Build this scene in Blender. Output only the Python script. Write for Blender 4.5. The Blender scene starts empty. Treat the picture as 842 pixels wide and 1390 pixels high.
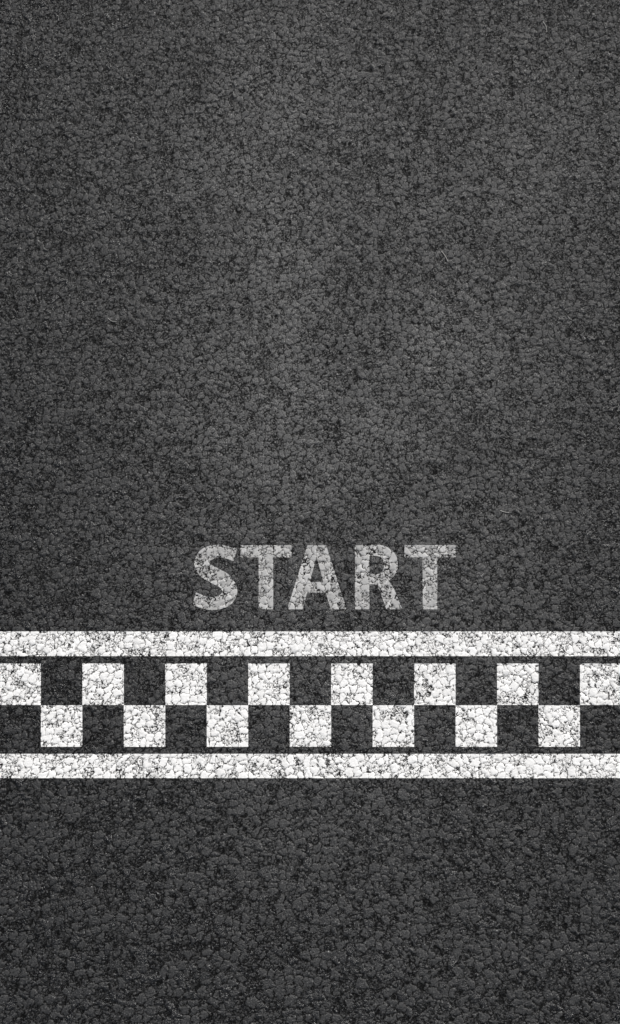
import bpy, math, numpy as np
S=0.002                       # metres per layout unit
def X(px): return (px-421.0)*S
def Y(py): return (695.0-py)*S
scene=bpy.context.scene

# ------------------------------------------------------------ relief group
class NG:
    def __init__(s,nt): s.nt=nt
    def n(s,t,**k):
        o=s.nt.nodes.new(t)
        for a,b in k.items(): setattr(o,a,b)
        return o
    def put(s,sock,v):
        if isinstance(v,bpy.types.NodeSocket): s.nt.links.new(v,sock)
        else: sock.default_value=v
    def m(s,op,a,b=0.0,c=0.0,clamp=False):
        o=s.n('ShaderNodeMath',operation=op,use_clamp=clamp)
        s.put(o.inputs[0],a); s.put(o.inputs[1],b); s.put(o.inputs[2],c)
        return o.outputs[0]
    def v(s,op,a,b=(0,0,0),scale=None):
        o=s.n('ShaderNodeVectorMath',operation=op)
        s.put(o.inputs[0],a); s.put(o.inputs[1],b)
        if scale is not None: s.put(o.inputs['Scale'],scale)
        return o.outputs['Value'] if op=='DOT_PRODUCT' else o.outputs[0]
    def ss(s,val,lo,hi,a=0.0,b=1.0):
        o=s.n('ShaderNodeMapRange',interpolation_type='SMOOTHSTEP')
        s.put(o.inputs['Value'],val); s.put(o.inputs['From Min'],lo); s.put(o.inputs['From Max'],hi)
        s.put(o.inputs['To Min'],a); s.put(o.inputs['To Max'],b)
        return o.outputs['Result']
    def noise(s,vec,scale,detail=2,rough=.5,color=False):
        o=s.n('ShaderNodeTexNoise',noise_dimensions='2D')
        s.put(o.inputs['Vector'],vec); s.put(o.inputs['Scale'],scale)
        o.inputs['Detail'].default_value=detail; o.inputs['Roughness'].default_value=rough
        return o.outputs['Color'] if color else o.outputs[0]
    def vor(s,vec,scale,feature):
        o=s.n('ShaderNodeTexVoronoi',voronoi_dimensions='2D',feature=feature)
        s.put(o.inputs['Vector'],vec); s.put(o.inputs['Scale'],scale)
        return o
    def mixc(s,f,a,b):
        o=s.n('ShaderNodeMix',data_type='RGBA')
        s.put(o.inputs[0],f); s.put(o.inputs[6],a); s.put(o.inputs[7],b)
        return o.outputs[2]

grp=bpy.data.node_groups.new('asphalt_relief','ShaderNodeTree')
for nm in ('Height','Cavity','Rand','Rand2'):
    grp.interface.new_socket(nm,in_out='OUTPUT',socket_type='NodeSocketFloat')
g=NG(grp)
geo=g.n('ShaderNodeNewGeometry')
sep=g.n('ShaderNodeSeparateXYZ'); grp.links.new(geo.outputs['Position'],sep.inputs[0])
x,y=sep.outputs[0],sep.outputs[1]
# aggregate gets gradually finer further up the road
k=0.20
yc=g.m('MINIMUM',g.m('MAXIMUM',y,-1.6),2.0)
s_=g.m('MULTIPLY_ADD',yc,k,1.08)
yi=g.m('ADD',g.m('MULTIPLY',g.m('MULTIPLY',yc,yc),k/2),g.m('MULTIPLY',yc,1.08))
y2=g.m('ADD',yi,g.m('MULTIPLY',s_,g.m('SUBTRACT',y,yc)))
x2=g.m('MULTIPLY',x,s_)
cmb=g.n('ShaderNodeCombineXYZ'); g.put(cmb.inputs[0],x2); g.put(cmb.inputs[1],y2)
P0=g.v('SCALE',cmb.outputs[0],scale=1/0.0180)
# ragged outlines
w1=g.v('SCALE',g.v('SUBTRACT',g.noise(P0,1.4,3,.65,True),(.5,.5,.5)),scale=1.15)
P=g.v('ADD',P0,w1)
def stones(scale,lo,hi,off):
    Pv=g.v('ADD',P,off)
    e=g.vor(Pv,scale,'DISTANCE_TO_EDGE').outputs['Distance']
    f=g.vor(Pv,scale,'F1')
    col=g.n('ShaderNodeSeparateColor'); grp.links.new(f.outputs['Color'],col.inputs[0])
    local=g.v('SUBTRACT',Pv,f.outputs['Position'])
    tl=g.v('SUBTRACT',f.outputs['Color'],(.5,.5,.5))
    tilt=g.v('DOT_PRODUCT',g.v('MULTIPLY',local,(1,1,0)),tl)
    return g.ss(e,lo,hi),col.outputs[0],col.outputs[1],tilt,e
d1,r1,q1,t1,e1=stones(0.88,-0.03,0.18,(0,0,0))
d2,r2,q2,t2,e2=stones(1.9,-0.04,0.22,(7.3,3.1,0))
# large stones sit proud with flat rolled tops, others are buried under the fine matrix
amp1=g.m('MULTIPLY_ADD',g.ss(r1,0.30,0.55),0.38,g.m('MULTIPLY_ADD',r1,0.32,0.06))
h1=g.m('MULTIPLY',d1,g.m('ADD',amp1,g.m('MULTIPLY',t1,1.0)))
h2=g.m('MULTIPLY',d2,g.m('ADD',g.m('MULTIPLY_ADD',r2,0.45,0.26),g.m('MULTIPLY',t2,1.0)))
hm=g.n('ShaderNodeMath',operation='SMOOTH_MAX'); g.put(hm.inputs[0],h1); g.put(hm.inputs[1],h2); hm.inputs[2].default_value=0.03
fineN=g.noise(P0,4.4,3,.8)
fine=g.m('SUBTRACT',fineN,.5)
mid=g.m('SUBTRACT',g.noise(P0,0.8,1,.5),.5)
H=g.m('ADD',hm.outputs[0],g.m('MULTIPLY_ADD',fine,0.66,g.m('MULTIPLY',mid,0.14)))
sel=g.m('GREATER_THAN',h1,h2)
crackw=g.m('MULTIPLY_ADD',q1,0.08,0.025)
crack=g.ss(g.m('DIVIDE',e1,crackw),0.15,1.0,0.08,1.0)
crack2=g.ss(e2,0.0,0.08,0.3,1.0)
cr=g.n('ShaderNodeMix',data_type='FLOAT'); g.put(cr.inputs[0],sel); g.put(cr.inputs[2],crack2); cr.inputs[3].default_value=1.0
cav=g.m('MULTIPLY',g.ss(H,0.08,0.50),g.m('MULTIPLY',crack,cr.outputs[0]))
go=g.n('NodeGroupOutput')
g.put(go.inputs['Height'],g.m('MULTIPLY',H,0.0046)); g.put(go.inputs['Cavity'],cav)
rm=g.n('ShaderNodeMix',data_type='FLOAT'); g.put(rm.inputs[0],sel); g.put(rm.inputs[2],q2); g.put(rm.inputs[3],q1)
g.put(go.inputs['Rand'],rm.outputs[0]); g.put(go.inputs['Rand2'],fineN)

def base_mat(name,mode):
    m=bpy.data.materials.new(name); m.use_nodes=True
    m.displacement_method=mode
    nt=m.node_tree; nt.nodes.clear(); q=NG(nt)
    r=q.n('ShaderNodeGroup'); r.node_tree=grp
    out=q.n('ShaderNodeOutputMaterial')
    d=q.n('ShaderNodeDisplacement'); d.inputs['Midlevel'].default_value=0; d.inputs['Scale'].default_value=1
    nt.links.new(r.outputs['Height'],d.inputs['Height']); nt.links.new(d.outputs[0],out.inputs['Displacement'])
    return m,q,r,out
def gray(v): return (v*1.01,v,v*0.975,1)
def grain_bump(q,flat,dist):
    bp=q.n('ShaderNodeBump'); bp.inputs['Strength'].default_value=1; bp.inputs['Distance'].default_value=dist
    q.put(bp.inputs['Height'],q.noise(flat,300.0,2,.7))
    return bp.outputs[0]

# ------------------------------------------------------------ asphalt
def asphalt(name,mode):
    m,q,r,out=base_mat(name,mode)
    geo=q.n('ShaderNodeNewGeometry')
    pos=geo.outputs['Position']
    flat=q.v('MULTIPLY',pos,(1,1,0))
    b=q.n('ShaderNodeBsdfPrincipled')
    c=q.mixc(r.outputs['Rand'],gray(0.011),gray(0.034))
    # thin dusty grey film in broad drifting patches, fading outward as a vignette painted into the colour
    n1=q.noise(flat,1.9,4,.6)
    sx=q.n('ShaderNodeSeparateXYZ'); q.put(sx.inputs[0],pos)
    vignette=q.m('MULTIPLY',q.ss(q.m('ABSOLUTE',q.m('SUBTRACT',sx.outputs[0],0.10)),0.0,0.95,1,0.02),
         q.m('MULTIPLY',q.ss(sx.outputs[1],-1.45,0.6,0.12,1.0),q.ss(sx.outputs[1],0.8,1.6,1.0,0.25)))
    vignette_dust=q.m('MULTIPLY',vignette,q.ss(n1,0.30,0.66,0.40,1))
    c=q.mixc(q.m('MULTIPLY',vignette_dust,0.72),c,gray(0.105))
    # mineral grain: fine light and dark grains inside the binder
    c=q.v('SCALE',c,scale=q.ss(r.outputs['Rand2'],0.28,0.74,0.30,1.85))
    # scattered pale mineral flecks
    fl=q.noise(flat,210.0,1,.5)
    fk=q.m('MULTIPLY',q.ss(fl,0.735,0.80),q.ss(r.outputs['Cavity'],0.3,0.8))
    c=q.mixc(q.m('MULTIPLY',fk,0.8),c,gray(0.30))
    # bitumen in the crevices is black
    c=q.mixc(r.outputs['Cavity'],gray(0.004),c)
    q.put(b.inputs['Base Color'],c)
    q.put(b.inputs['Roughness'],q.m('MULTIPLY_ADD',r.outputs['Rand'],0.34,0.22))
    # specular is turned down in the crevices, the rolled stone faces carry the sheen
    q.put(b.inputs['Specular IOR Level'],q.ss(r.outputs['Cavity'],0.1,0.9,0.06,0.48))
    q.put(b.inputs['Normal'],grain_bump(q,flat,0.0018))
    q.put(out.inputs['Surface'],b.outputs[0])
    return m
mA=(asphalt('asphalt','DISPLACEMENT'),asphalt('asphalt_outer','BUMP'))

def paint1(name,mode,col_lo,col_hi,t0,t1,wearamt,cover):
    m,q,r,out=base_mat(name,mode)
    b=q.n('ShaderNodeBsdfPrincipled'); tr=q.n('ShaderNodeBsdfTransparent'); mx=q.n('ShaderNodeMixShader')
    c=q.mixc(r.outputs['Rand'],gray(col_lo),gray(col_hi))
    c=q.mixc(q.ss(r.outputs['Cavity'],0.05,0.8,0.55,0),c,gray(0.10))
    q.put(b.inputs['Base Color'],c); b.inputs['Roughness'].default_value=0.6
    b.inputs['Specular IOR Level'].default_value=0.3
    geo=q.n('ShaderNodeNewGeometry'); flat=q.v('MULTIPLY',geo.outputs['Position'],(1,1,0))
    q.put(b.inputs['Normal'],grain_bump(q,flat,0.0007))
    wn=q.noise(flat,9.0,3,.7)
    val=q.m('ADD',r.outputs['Cavity'],q.m('ADD',q.m('MULTIPLY',q.m('SUBTRACT',wn,.5),wearamt),
              q.m('MULTIPLY',q.m('SUBTRACT',r.outputs['Rand2'],.5),wearamt*1.2)))
    a=q.m('MULTIPLY',q.ss(val,t0,t1),cover)
    q.put(mx.inputs[0],a); q.put(mx.inputs[1],tr.outputs[0]); q.put(mx.inputs[2],b.outputs[0])
    q.put(out.inputs['Surface'],mx.outputs[0])
    return m
def paint(name,*a):
    return (paint1(name,'DISPLACEMENT',*a),paint1(name+'_outer','BUMP',*a))
mP=paint('white_road_paint',0.70,0.90,0.00,0.36,0.25,1.0)
mT=paint('worn_road_paint',0.36,0.62,0.0,0.52,0.35,0.86)

# ------------------------------------------------------------ geometry
step=1.15*S
def axis(lo,hi,far):
    n=int(round((hi-lo)/step)); core=lo+step*np.arange(n+1)
    ext=[]; d=step; s=0
    while s<far:
        d*=1.25; s+=d; ext.append(s)
    ext=np.array(ext)
    return core,np.concatenate([core[0]-ext[::-1],core,core[-1]+ext])
cx,gx=axis(X(-60),X(902),2500.)
cy,gy=axis(Y(1450),Y(-60),2500.)
def grid_obj(name,xs,ys,z,mats):
    nx,ny=len(xs),len(ys)
    xx,yy=np.meshgrid(xs,ys); co=np.empty((nx*ny,3),np.float32)
    co[:,0]=xx.ravel(); co[:,1]=yy.ravel(); co[:,2]=z
    i=(np.arange(ny-1)[:,None]*nx+np.arange(nx-1)[None,:]).ravel()
    f=np.stack([i,i+1,i+nx+1,i+nx],1).astype(np.int32).ravel()
    me=bpy.data.meshes.new(name); nf=len(i)
    me.vertices.add(len(co)); me.vertices.foreach_set('co',co.ravel())
    me.loops.add(len(f)); me.loops.foreach_set('vertex_index',f)
    me.polygons.add(nf); me.polygons.foreach_set('loop_start',np.arange(nf,dtype=np.int32)*4)
    me.update(calc_edges=True); me.polygons.foreach_set('use_smooth',np.ones(nf,bool))
    for m in mats: me.materials.append(m)
    mxs=(xs[1:]+xs[:-1])/2; mys=(ys[1:]+ys[:-1])/2
    ox=(mxs<cx[0])|(mxs>cx[-1]); oy=(mys<cy[0])|(mys>cy[-1])
    me.polygons.foreach_set('material_index',(oy[:,None]|ox[None,:]).ravel().astype(np.int32))
    o=bpy.data.objects.new(name,me); scene.collection.objects.link(o); return o
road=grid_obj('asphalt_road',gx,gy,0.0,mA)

def clip(arr,a,b):
    m=arr[(arr>a+step*.15)&(arr<b-step*.15)]
    return np.concatenate([[a],m,[b]])
LZ=0.0009
def rect(name,x0,x1,y0,y1,mat):   # layout px
    return grid_obj(name,clip(gx,X(x0),X(x1)),clip(gy,Y(y1),Y(y0)),LZ,mat)
line=bpy.data.objects.new('checkered_start_line',None); scene.collection.objects.link(line)
parts=[rect('stripe_far',-1100,1950,857,890.5,mP),rect('stripe_near',-1100,1950,1023,1056,mP)]
P_=112.5
for i in range(-9,18):
    a=112.5+i*P_-0.3
    parts.append(rect('check_far_%d'%(i+10),a,a+P_/2,900.5,956.8,mP))
    parts.append(rect('check_near_%d'%(i+10),a+P_/2,a+P_,957.2,1013.5,mP))
for p in parts: p.parent=line

# lettering by marching squares on the road's own grid
def poly_sd(px,py,pts):
    pts=np.array(pts,float); d=np.full(px.shape,1e9); ins=np.zeros(px.shape,bool); n=len(pts)
    for i in range(n):
        a=pts[i]; b2=pts[(i+1)%n]; e=b2-a
        wx,wy=px-a[0],py-a[1]; t=np.clip((wx*e[0]+wy*e[1])/(e@e),0,1)
        d=np.minimum(d,np.hypot(wx-t*e[0],wy-t*e[1]))
        c1=(a[1]>py)!=(b2[1]>py)
        with np.errstate(all='ignore'):
            c2=px<(b2[0]-a[0])*(py-a[1])/(b2[1]-a[1]+1e-12)+a[0]
        ins^=c1&c2
    return np.where(ins,-d,d)
def ell(px,py,cx_,cy_,rx,ry):
    return (np.hypot((px-cx_)/rx,(py-cy_)/ry)-1)*min(rx,ry)
def box(x0,y0,x1,y1): return [(x0,y0),(x1,y0),(x1,y1),(x0,y1)]
def catmull(pts,n=16):
    p=np.array(pts,float); p=np.vstack([2*p[0]-p[1],p,2*p[-1]-p[-2]]); o=[]
    for i in range(1,len(p)-2):
        for t in np.linspace(0,1,n,endpoint=False):
            o.append(.5*((2*p[i])+(-p[i-1]+p[i+1])*t+(2*p[i-1]-5*p[i]+4*p[i+1]-p[i+2])*t*t+(-p[i-1]+3*p[i]-3*p[i+1]+p[i+2])*t**3))
    o.append(p[-2]); return np.array(o)
def sS(px,py):
    sp=catmull([(321,754),(309,749.5),(296,748.2),(281,752.5),(274,763.5),(279,774),(292,781.5),(305,789),(312.5,802),(306,814),(291,819),(277,817.5),(262,811.5)])
    d=np.full(px.shape,1e9); L=len(sp)
    for i in range(L-1):
        a=sp[i]; e=sp[i+1]-a; wx,wy=px-a[0],py-a[1]; t=np.clip((wx*e[0]+wy*e[1])/(e@e),0,1)
        u=(i)/(L-1); rad=8.6+2.3*math.exp(-((u-.5)/.16)**2)+0.9*math.exp(-((u-.27)/.08)**2)+0.9*math.exp(-((u-.73)/.08)**2)
        d=np.minimum(d,np.hypot(wx-t*e[0],wy-t*e[1])-rad)
    # slanted terminals
    c1=np.where((py<772)&(px>300), (px-319.5)*0.96+(py-754)*0.27, -99)
    c2=np.where((py>796)&(px<285), -(px-264)*0.96-(py-812)*0.27, -99)
    return np.maximum(np.maximum(d,c1),c2)
def sT(px,py,x0):
    return np.minimum(poly_sd(px,py,box(x0,740,x0+69.5,756.5)),poly_sd(px,py,box(x0+24.8,750,x0+44.6,827)))
def sA(px,py):
    o=poly_sd(px,py,[(390,827),(417.5,740),(443,740),(470.5,827),(449,827),(442.5,804.5),(417,804.5),(411,827)])
    return np.maximum(o,-poly_sd(px,py,[(430,754.5),(439,790),(420.8,790)]))
def sR(px,py):
    o=np.minimum(poly_sd(px,py,box(482,740,514,793)),ell(px,py,513,765.8,27.5,26.2))
    o=np.maximum(o,-np.minimum(poly_sd(px,py,box(501.6,754.5,512,779)),ell(px,py,511,766.8,10.5,12.2)))
    o=np.minimum(o,poly_sd(px,py,box(482,740,501.6,827)))
    return np.minimum(o,poly_sd(px,py,[(500,783),(522,781),(534,797),(546.5,827),(524.5,827),(515,800),(508,793),(500,793)]))
def march(name,fn,x0,x1,y0,y1):
    xs=gx[(gx>=X(x0))&(gx<=X(x1))]; ys=gy[(gy>=Y(y1))&(gy<=Y(y0))]
    xx,yy=np.meshgrid(xs,ys); sd=fn(xx/S+421,695-yy/S); sd[np.abs(sd)<1e-3]=1e-3
    vs=[]; fs=[]; idx={}
    def vid(key,p):
        if key not in idx: idx[key]=len(vs); vs.append((p[0],p[1],LZ))
        return idx[key]
    for j in range(len(ys)-1):
        for i in range(len(xs)-1):
            cs=[(i,j),(i+1,j),(i+1,j+1),(i,j+1)]; v=[sd[b_,a_] for a_,b_ in cs]
            if min(v)>0: continue
            f=[]
            for kk in range(4):
                A,B=cs[kk],cs[(kk+1)%4]; va,vb=v[kk],v[(kk+1)%4]
                if va<0: f.append(vid(A,(xs[A[0]],ys[A[1]])))
                if (va<0)!=(vb<0):
                    t=va/(va-vb); key=(min(A,B),max(A,B))
                    f.append(vid(key,(xs[A[0]]+t*(xs[B[0]]-xs[A[0]]),ys[A[1]]+t*(ys[B[1]]-ys[A[1]]))))
            if len(f)>2: fs.append(f)
    me=bpy.data.meshes.new(name); me.from_pydata(vs,[],fs); me.update()
    me.polygons.foreach_set('use_smooth',np.ones(len(me.polygons),bool))
    me.materials.append(mT[0]); o=bpy.data.objects.new(name,me); scene.collection.objects.link(o); return o
txt=bpy.data.objects.new('start_lettering',None); scene.collection.objects.link(txt)
for nm,fn,a,b_ in (('letter_s',sS,255,330),('letter_t',lambda p,q_:sT(p,q_,326.5),320,402),('letter_a',sA,384,476),
                 ('letter_r',sR,476,552),('letter_t_final',lambda p,q_:sT(p,q_,549),543,625)):
    march(nm,fn,a,b_,733,834).parent=txt

# ------------------------------------------------------------ stray straws
mS=bpy.data.materials.new('dry_straw'); mS.use_nodes=True
qq=NG(mS.node_tree); bs=mS.node_tree.nodes['Principled BSDF']
tc=qq.n('ShaderNodeTexCoord')
qq.put(bs.inputs['Base Color'],qq.mixc(qq.noise(tc.outputs['Object'],60.),(0.30,0.29,0.27,1),(0.50,0.49,0.46,1)))
bs.inputs['Roughness'].default_value=.7
def straw(name,pts,rad):
    cu=bpy.data.curves.new(name,'CURVE'); cu.dimensions='3D'; cu.bevel_depth=rad; cu.bevel_resolution=2; cu.use_fill_caps=True
    sp=cu.splines.new('POLY'); P3=catmull(pts,6); sp.points.add(len(P3)-1)
    for i,p in enumerate(P3):
        sp.points[i].co=(X(p[0]),Y(p[1]),0.0046,1); sp.points[i].radius=1-.5*i/len(P3)
    o=bpy.data.objects.new(name,cu); scene.collection.objects.link(o)
    dg=bpy.context.evaluated_depsgraph_get(); me=bpy.data.meshes.new_from_object(o.evaluated_get(dg))
    bpy.data.objects.remove(o); me.materials.clear(); me.materials.append(mS)
    ob=bpy.data.objects.new(name,me); scene.collection.objects.link(ob)
straw('dry_straw',[(599,341),(604,347),(608,355)],.0011)
straw('dry_straw',[(679,693),(685,695),(691,696)],.0010)
straw('dry_straw',[(737,30),(741,36),(742,44)],.0008)
straw('dry_straw',[(147,432),(152,436),(159,437)],.0008)

# ------------------------------------------------------------ light, camera
az,el=math.radians(25),math.radians(48)     # sun bearing clockwise from +Y, elevation
w=bpy.data.worlds.new("World"); scene.world=w; w.use_nodes=True
nt=w.node_tree; sky=nt.nodes.new('ShaderNodeTexSky'); sky.sky_type='NISHITA'; sky.sun_disc=False
sky.sun_elevation=el; sky.sun_rotation=az
bg=nt.nodes['Background']; nt.links.new(sky.outputs[0],bg.inputs[0]); bg.inputs[1].default_value=0.05
sun=bpy.data.lights.new('sun','SUN'); sun.energy=4.5; sun.angle=math.radians(.5); sun.color=(1,.97,.93)
so=bpy.data.objects.new('sun',sun); scene.collection.objects.link(so)
from mathutils import Vector
d=Vector((math.sin(az)*math.cos(el),math.cos(az)*math.cos(el),math.sin(el)))
so.rotation_euler=d.to_track_quat('Z','Y').to_euler(); so.location=d*10
cam=bpy.data.cameras.new('camera'); co=bpy.data.objects.new('camera',cam); scene.collection.objects.link(co)
co.location=(0,0,4.5); cam.sensor_fit='VERTICAL'; cam.sensor_height=36; cam.lens=36*4.5/(1390*S)
cam.clip_end=6000; scene.camera=co
scene.view_settings.view_transform='Standard'; scene.view_settings.look='None'; scene.view_settings.exposure=0
